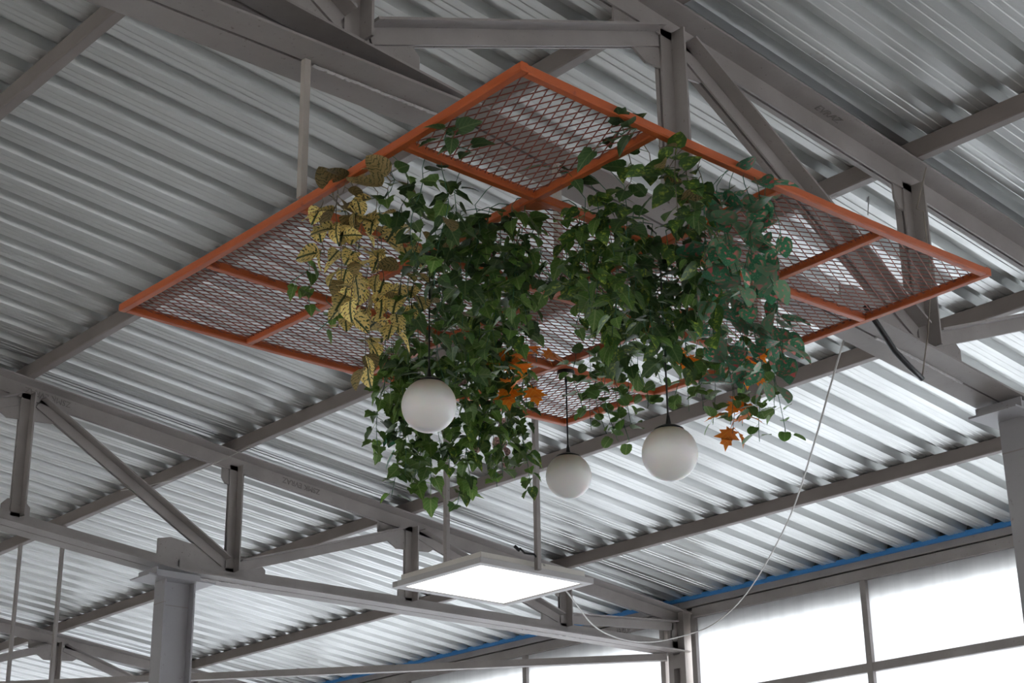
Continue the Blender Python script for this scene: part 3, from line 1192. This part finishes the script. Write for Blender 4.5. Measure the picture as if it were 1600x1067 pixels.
V_OVAL, V_HEART, V_IVY, V_ROUND = variants(OVAL, 0.22), variants(HEART, 0.45), variants(IVY, 0.5) + variants(IVY2, 0.5), variants(ROUND, 0.6)
V_MAPLE = variants(MAPLE, 0.4, (0.0, 0.25), (0.1, 0.4))
LEAF = {
    'croton': mats(V_OVAL, LM['croton']), 'dry': mats(V_OVAL, LM['dry']),
    'ivy': mats(V_IVY, LM['ivy']), 'ivy_dark': mats(V_IVY, LM['ivy_dark']), 'ivy_light': mats(V_IVY, LM['ivy_light']),
    'pothos': mats(V_HEART, LM['pothos']), 'heart': mats(V_HEART, LM['ivy']), 'heart_dark': mats(V_HEART, LM['ivy_dark']),
    'caladium': mats(V_OVAL, LM['caladium']), 'caladium_back': mats(V_OVAL, LM['caladium_back']),
    'round': mats(V_ROUND, LM['round']), 'round_dark': mats(V_ROUND, LM['ivy']),
    'maple': mats(V_MAPLE, LM['maple']), 'pink': mats(V_OVAL, LM['pink']), 'edge': mats(V_IVY, LM['edge']),
    'pothos_light': mats(V_HEART, LM['ivy_light']),
}


def place_leaf(root, base, azim, pitch, roll, size, kind):
    me = random.choice(LEAF[kind])
    # leaf's own +Y points along the petiole, +Z is the upper face
    d = Vector((math.cos(azim) * math.cos(pitch), math.sin(azim) * math.cos(pitch), math.sin(pitch)))
    up = Z_ - d * d.z
    if up.length < 0.05:
        up = Vector((math.cos(azim + math.pi), math.sin(azim + math.pi), 0))
    up.normalize()
    side = d.cross(up)
    rot = Matrix((side, d, up)).transposed()
    rot = rot @ Matrix.Rotation(roll, 3, 'Y')
    o = bpy.data.objects.new('leaf', me)
    o.parent = root
    o.matrix_local = Matrix.Translation(base - ROOT_LOC[root.name]) @ rot.to_4x4() @ Matrix.Diagonal((size, size, size, 1))
    COL.objects.link(o)


LEAF_COUNT = 0


def hook(x, y, z):
    """how a strand's top is tied to the frame: straight up to the mesh, or over to the nearest bar of an open cell"""
    v, u = (x - F0.x) / S, (y - F0.y) / S
    i = max([k for k in range(4) if GU[k] <= max(u, 0)])
    j = max([k for k in range(4) if GV[k] <= max(v, 0)])
    if (i, j) not in OPEN and 0 < u < 4 and 0 < v < 4:
        return [Vector((x, y, max(fpt(u, v).z + 0.018, z + 0.004)))]
    best = None
    for g in GU:
        c = (abs(u - g), g, min(max(v, 0), 4))
        best = min(best, c) if best else c
    for g in GV:
        c = (abs(v - g), min(max(u, 0), 4), g)
        best = min(best, c)
    p = fpt(min(max(best[1], 0), 4), min(max(best[2], 0), 4), TB + 0.002)
    e = Vector((x, y, z))
    m_ = p.lerp(e, 0.55) + Z_ * 0.012
    return [p, m_]



def garland(name, label, cat, strands, kinds, size, spacing, stem='stem', wob=0.03, pitch=(-1.15, 0.1), skip_top=0.0, stem_r=0.0016, two=1, face=0.45):
    global LEAF_COUNT
    base = Vector(strands[0][:3])
    root = thing(name, base, label, cat)
    for (x, y, z, L) in strands:
        ph1, ph2 = random.uniform(0, 6.3), random.uniform(0, 6.3)
        n = max(4, int(L / 0.05) + 2)
        pts = []
        for k in range(n + 1):
            s = k / n
            a = wob * math.sin(s * 4.0 + ph1) * min(1, s * 3)
            b = wob * math.sin(s * 3.3 + ph2) * min(1, s * 3)
            pts.append(Vector((x + a, y + b, z - L * s)))
        mb = MB()
        mb.tube(hook(x, y, z) + pts, stem_r, 4)
        st = mb.build('stem', M[stem], root)
        t = skip_top * L + random.uniform(0, spacing)
        az = random.uniform(0, 6.3)
        while t < L:
            s = t / L
            f = s * n
            i = min(int(f), n - 1)
            p = pts[i].lerp(pts[i + 1], f - i)
            for q in range(two):
                az += 2.4 + random.uniform(-0.5, 0.5)
                aa = az
                if random.random() < face:
                    aa = -2.3 + random.gauss(0, 0.75)
                k = random.choices([a for a, _ in kinds], [b for _, b in kinds])[0]
                place_leaf(st, p, aa, random.uniform(*pitch), random.uniform(-0.6, 0.6), size * random.uniform(0.75, 1.25), k)
                LEAF_COUNT += 1
            t += spacing * random.uniform(0.7, 1.3)
    return root


ST = {
    'croton': [(2.736, 4.006, 3.937, 0.179), (2.732, 3.92, 3.937, 0.334), (2.833, 4.019, 3.937, 0.424), (2.775, 3.884, 3.937, 0.373), (2.933, 4.064, 3.937, 0.517), (2.829, 3.84, 3.937, 0.265), (2.958, 3.979, 3.937, 0.449), (2.964, 3.911, 3.937, 0.424), (3.053, 3.965, 3.937, 0.342), (2.761, 3.938, 3.987, 0.102), (2.75, 3.864, 4.007, 0.085), (2.795, 3.722, 3.937, 0.077), (3.168, 4.35, 3.937, 0.371)],
    'ivy_upper': [(2.765, 3.69, 3.937, 0.163), (2.817, 3.676, 3.937, 0.174), (2.833, 3.617, 3.937, 0.339), (2.879, 3.58, 3.937, 0.402), (2.977, 3.63, 3.937, 0.165), (3.127, 3.716, 3.937, 0.291), (3.017, 3.867, 3.937, 0.381), (3.15, 3.95, 3.937, 0.367), (3.248, 4.004, 3.937, 0.372), (3.122, 3.782, 3.937, 0.425), (3.365, 4.263, 3.937, 0.409), (3.461, 4.491, 3.937, 0.325), (3.449, 4.269, 3.937, 0.365)],
    'ivy_middle': [(3.162, 3.749, 3.937, 0.337), (3.179, 3.704, 3.937, 0.391), (3.227, 3.696, 3.937, 0.425), (3.219, 3.64, 3.937, 0.357), (3.267, 3.632, 3.937, 0.391), (3.348, 3.66, 3.937, 0.273), (3.418, 4.003, 3.937, 0.378), (3.525, 4.059, 3.937, 0.383), (3.487, 3.947, 3.937, 0.332), (3.525, 3.916, 3.937, 0.285), (3.564, 3.884, 3.937, 0.168), (3.52, 4.211, 3.937, 0.365), (3.598, 4.379, 3.937, 0.325), (3.666, 4.325, 3.937, 0.325)],
    'ivy_left_low': [(3.671, 4.916, 3.937, 0.421), (3.696, 4.896, 3.937, 0.612), (3.683, 4.816, 3.937, 0.544), (3.767, 4.884, 3.937, 0.577), (3.774, 4.832, 3.937, 0.524), (3.8, 4.812, 3.937, 0.587), (3.831, 4.787, 3.937, 0.499), (3.753, 5.035, 3.937, 0.217), (3.69, 4.9, 3.937, 0.318), (3.66, 4.747, 3.937, 0.313)],
    'ivy_right_low': [(3.818, 4.707, 3.937, 0.52), (3.847, 4.683, 3.937, 0.683), (3.873, 4.663, 3.937, 0.495), (3.856, 4.588, 3.937, 0.591), (3.883, 4.566, 3.937, 0.466), (3.95, 4.6, 3.937, 0.596), (3.978, 4.578, 3.937, 0.546), (4.053, 4.608, 3.937, 0.422), (4.082, 4.584, 3.937, 0.589), (4.194, 4.68, 3.937, 0.43), (3.747, 4.504, 3.937, 0.358), (3.847, 4.509, 3.937, 0.336), (3.904, 4.462, 3.937, 0.361)],
    'white_edge': [(3.809, 4.989, 3.937, 0.35), (3.879, 5.029, 3.937, 0.393)],
    'pink': [(4.05, 4.796, 3.937, 0.377), (4.142, 4.817, 3.937, 0.407), (4.183, 4.785, 3.937, 0.354), (3.842, 4.599, 3.937, 0.21)],
    'maple_left': [(3.925, 4.532, 3.937, 0.21), (3.923, 4.447, 3.937, 0.26), (3.943, 4.388, 3.937, 0.246), (3.955, 4.336, 3.937, 0.181)],
    'sprig': [(2.948, 4.444, 3.957, 0.097), (3.082, 4.567, 3.937, 0.099), (3.225, 4.683, 3.937, 0.126)],
    'pothos': [(3.388, 3.564, 3.937, 0.249), (3.379, 3.509, 3.937, 0.314), (3.371, 3.455, 3.937, 0.355), (3.366, 3.399, 3.937, 0.396), (3.394, 3.376, 3.937, 0.439), (3.641, 3.821, 3.937, 0.191), (3.749, 3.876, 3.937, 0.242), (3.702, 3.771, 3.937, 0.332), (3.814, 3.823, 3.937, 0.337), (3.687, 3.645, 3.937, 0.373), (3.5, 3.41, 3.937, 0.358)],
    'dark_bush': [(3.401, 3.31, 3.937, 0.393), (3.558, 3.424, 3.937, 0.426), (3.617, 3.439, 3.937, 0.451), (3.677, 3.454, 3.937, 0.476), (3.747, 3.462, 3.937, 0.458), (3.699, 3.372, 3.937, 0.407), (3.688, 3.318, 3.937, 0.383), (3.712, 3.298, 3.937, 0.339), (3.91, 3.745, 3.937, 0.338), (3.995, 3.749, 3.937, 0.34), (4.04, 3.713, 3.937, 0.316), (4.127, 3.717, 3.937, 0.295), (3.93, 3.877, 3.937, 0.319), (4.008, 3.89, 3.937, 0.321)],
    'top_right': [(3.318, 3.128, 3.967, 0.083), (3.294, 3.052, 3.937, 0.073), (3.368, 3.056, 3.937, 0.193), (3.429, 3.06, 3.937, 0.216), (3.49, 3.077, 3.937, 0.17), (3.421, 3.134, 3.937, 0.083), (3.292, 3.173, 3.937, 0.109)],
    'caladium': [(3.629, 3.124, 3.937, 0.308), (3.643, 3.082, 3.937, 0.425), (3.67, 3.051, 3.967, 0.33), (3.7, 3.029, 3.957, 0.276), (3.782, 3.057, 3.937, 0.332), (3.916, 3.131, 3.937, 0.25), (4.021, 3.511, 3.937, 0.379), (4.148, 3.551, 3.937, 0.432), (4.227, 3.561, 3.937, 0.412), (4.227, 3.486, 3.937, 0.409), (4.316, 3.488, 3.937, 0.317), (4.519, 3.632, 3.937, 0.278), (4.63, 3.79, 3.937, 0.259), (3.736, 3.278, 3.937, 0.339)],
    'pinkgreen_small': [(3.907, 3.465, 3.937, 0.374), (3.639, 3.174, 3.937, 0.267), (3.88, 3.353, 3.937, 0.369)],
    'round_mid': [(4.355, 4.55, 3.937, 0.245), (4.345, 4.464, 3.937, 0.322), (4.381, 4.435, 3.937, 0.349), (4.364, 4.356, 3.937, 0.398), (4.394, 4.332, 3.937, 0.398), (4.424, 4.308, 3.937, 0.346), (4.453, 4.284, 3.937, 0.267), (4.011, 4.044, 3.937, 0.326), (4.192, 4.144, 3.937, 0.309), (4.239, 4.106, 3.937, 0.258), (4.287, 4.067, 3.937, 0.258)],
    'round_right': [(4.562, 4.196, 3.937, 0.215), (4.54, 4.124, 3.937, 0.291), (4.58, 4.092, 3.937, 0.291), (4.619, 4.06, 3.937, 0.343), (4.606, 3.981, 3.937, 0.366), (4.645, 3.95, 3.937, 0.315), (4.675, 3.926, 3.937, 0.341), (4.71, 3.898, 3.937, 0.443), (4.691, 3.826, 3.937, 0.364), (4.768, 3.851, 3.937, 0.418), (4.749, 4.232, 3.937, 0.164), (4.912, 4.101, 3.937, 0.219)],
    'maple_right': [(4.278, 3.908, 3.937, 0.204), (4.721, 4.068, 3.937, 0.373), (4.775, 4.025, 3.937, 0.334), (4.446, 3.772, 3.937, 0.28)],
    'mesh_top': [(2.78, 3.426, 3.977, 0.054), (2.841, 3.455, 3.977, 0.054), (3.171, 3.13, 3.977, 0.043), (3.18, 3.071, 3.977, 0.043), (3.215, 3.419, 3.987, 0.034), (3.315, 3.423, 3.987, 0.034)],
}

garland('yellow_vine', 'artificial vine with large yellow dark-veined leaves at the left edge of the planting', 'artificial plant', ST['croton'][:9] + ST['croton'][12:],
        [('croton', 9), ('dry', 1)], 0.076, 0.034, 'stem_brown', 0.02, (-1.35, 0.1), face=0.75)
garland('olive_vine', 'olive brown leaves poking over the upper left bar of the orange frame', 'artificial plant', ST['croton'][9:12],
        [('dry', 8), ('croton', 1)], 0.080, 0.022, 'stem_brown', 0.03, (-0.9, 0.9))
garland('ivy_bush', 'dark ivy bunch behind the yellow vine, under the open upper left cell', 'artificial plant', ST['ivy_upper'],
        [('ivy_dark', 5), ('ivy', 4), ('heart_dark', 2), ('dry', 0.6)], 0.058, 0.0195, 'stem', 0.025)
garland('ivy_bush', 'dense ivy bunch in the middle, left of the bare centre mesh', 'artificial plant', ST['ivy_middle'],
        [('ivy_dark', 4), ('ivy', 5), ('heart', 3), ('pothos', 1)], 0.058, 0.018, 'stem', 0.025)
garland('ivy_bush', 'long ivy trails hanging left of and below the left globe lamp', 'artificial plant', ST['ivy_left_low'],
        [('ivy', 6), ('ivy_light', 4), ('ivy_dark', 2)], 0.060, 0.021, 'stem', 0.022)
garland('ivy_bush', 'long ivy trails ending above the light panel, right of the left globe', 'artificial plant', ST['ivy_right_low'],
        [('ivy', 6), ('ivy_light', 4), ('ivy_dark', 2), ('pothos', 2)], 0.058, 0.0195, 'stem', 0.025)
garland('white_edged_ivy', 'few white-edged ivy leaves just below the left globe lamp', 'artificial plant', ST['white_edge'],
        [('edge', 1)], 0.075, 0.08, 'stem', 0.03, skip_top=0.6)
garland('pink_vine', 'pinkish mottled leaves among the ivy right of the left globe', 'artificial plant', ST['pink'],
        [('pink', 1)], 0.064, 0.045, 'stem_brown', 0.03, skip_top=0.45)
garland('maple_garland', 'bright orange maple leaves beside the left globe, in the ivy', 'artificial plant', ST['maple_left'],
        [('maple', 1)], 0.080, 0.034, 'stem', 0.03, (-1.2, 0.2), skip_top=0.35, face=0.8)
garland('ivy_sprig', 'small light green sprig sticking out left over the mesh', 'artificial plant', ST['sprig'],
        [('ivy_light', 2), ('heart', 2)], 0.054, 0.026, 'stem', 0.03)
garland('pothos_vine', 'yellow-green flecked heart-leaf vine right of the bare centre mesh', 'artificial plant', ST['pothos'],
        [('pothos', 5), ('heart', 3), ('pothos_light', 1)], 0.060, 0.0195, 'stem', 0.025)
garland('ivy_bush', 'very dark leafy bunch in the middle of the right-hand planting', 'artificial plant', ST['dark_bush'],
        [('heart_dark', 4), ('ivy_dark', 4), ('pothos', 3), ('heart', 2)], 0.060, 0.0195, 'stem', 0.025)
garland('pothos_vine', 'dark heart leaves under the upper right bar of the orange frame', 'artificial plant', ST['top_right'],
        [('heart_dark', 3), ('pothos', 3), ('dry', 1)], 0.066, 0.022, 'stem_brown', 0.03, (-1.1, 0.5))
garland('spotted_vine', 'large dark green leaves with pink spots at the right edge of the planting', 'artificial plant', ST['caladium'],
        [('caladium', 7), ('caladium_back', 3)], 0.088, 0.036, 'stem', 0.02, (-1.35, 0.3), face=0.6)
garland('spotted_vine', 'smaller grey-green spotted leaves inside the right-hand planting', 'artificial plant', ST['pinkgreen_small'],
        [('caladium_back', 3), ('pothos', 4), ('caladium', 1)], 0.066, 0.024, 'stem', 0.025)
garland('round_leaf_vine', 'small round green leaves trailing between the middle and right globes', 'artificial plant', ST['round_mid'],
        [('round', 5), ('round_dark', 4)], 0.047, 0.024, 'stem', 0.025, (-1.0, 0.7))
garland('round_leaf_vine', 'small round green leaves trailing right of the right globe', 'artificial plant', ST['round_right'],
        [('round', 3), ('round_dark', 5)], 0.050, 0.031, 'stem', 0.025, (-1.0, 0.7))
garland('maple_garland', 'orange maple leaves hanging at the lower right end of the planting', 'artificial plant', ST['maple_right'],
        [('maple', 1)], 0.078, 0.028, 'stem', 0.02, (-1.2, 0.3), skip_top=0.62, face=0.8)
garland('ivy_sprig', 'dark leaves lying on the mesh of the uppermost frame cell', 'artificial plant', ST['mesh_top'],
        [('heart_dark', 3), ('ivy_dark', 2)], 0.064, 0.012, 'stem', 0.03, (-0.5, 0.6))
print('leaves', LEAF_COUNT, 'objects', len(bpy.data.objects))
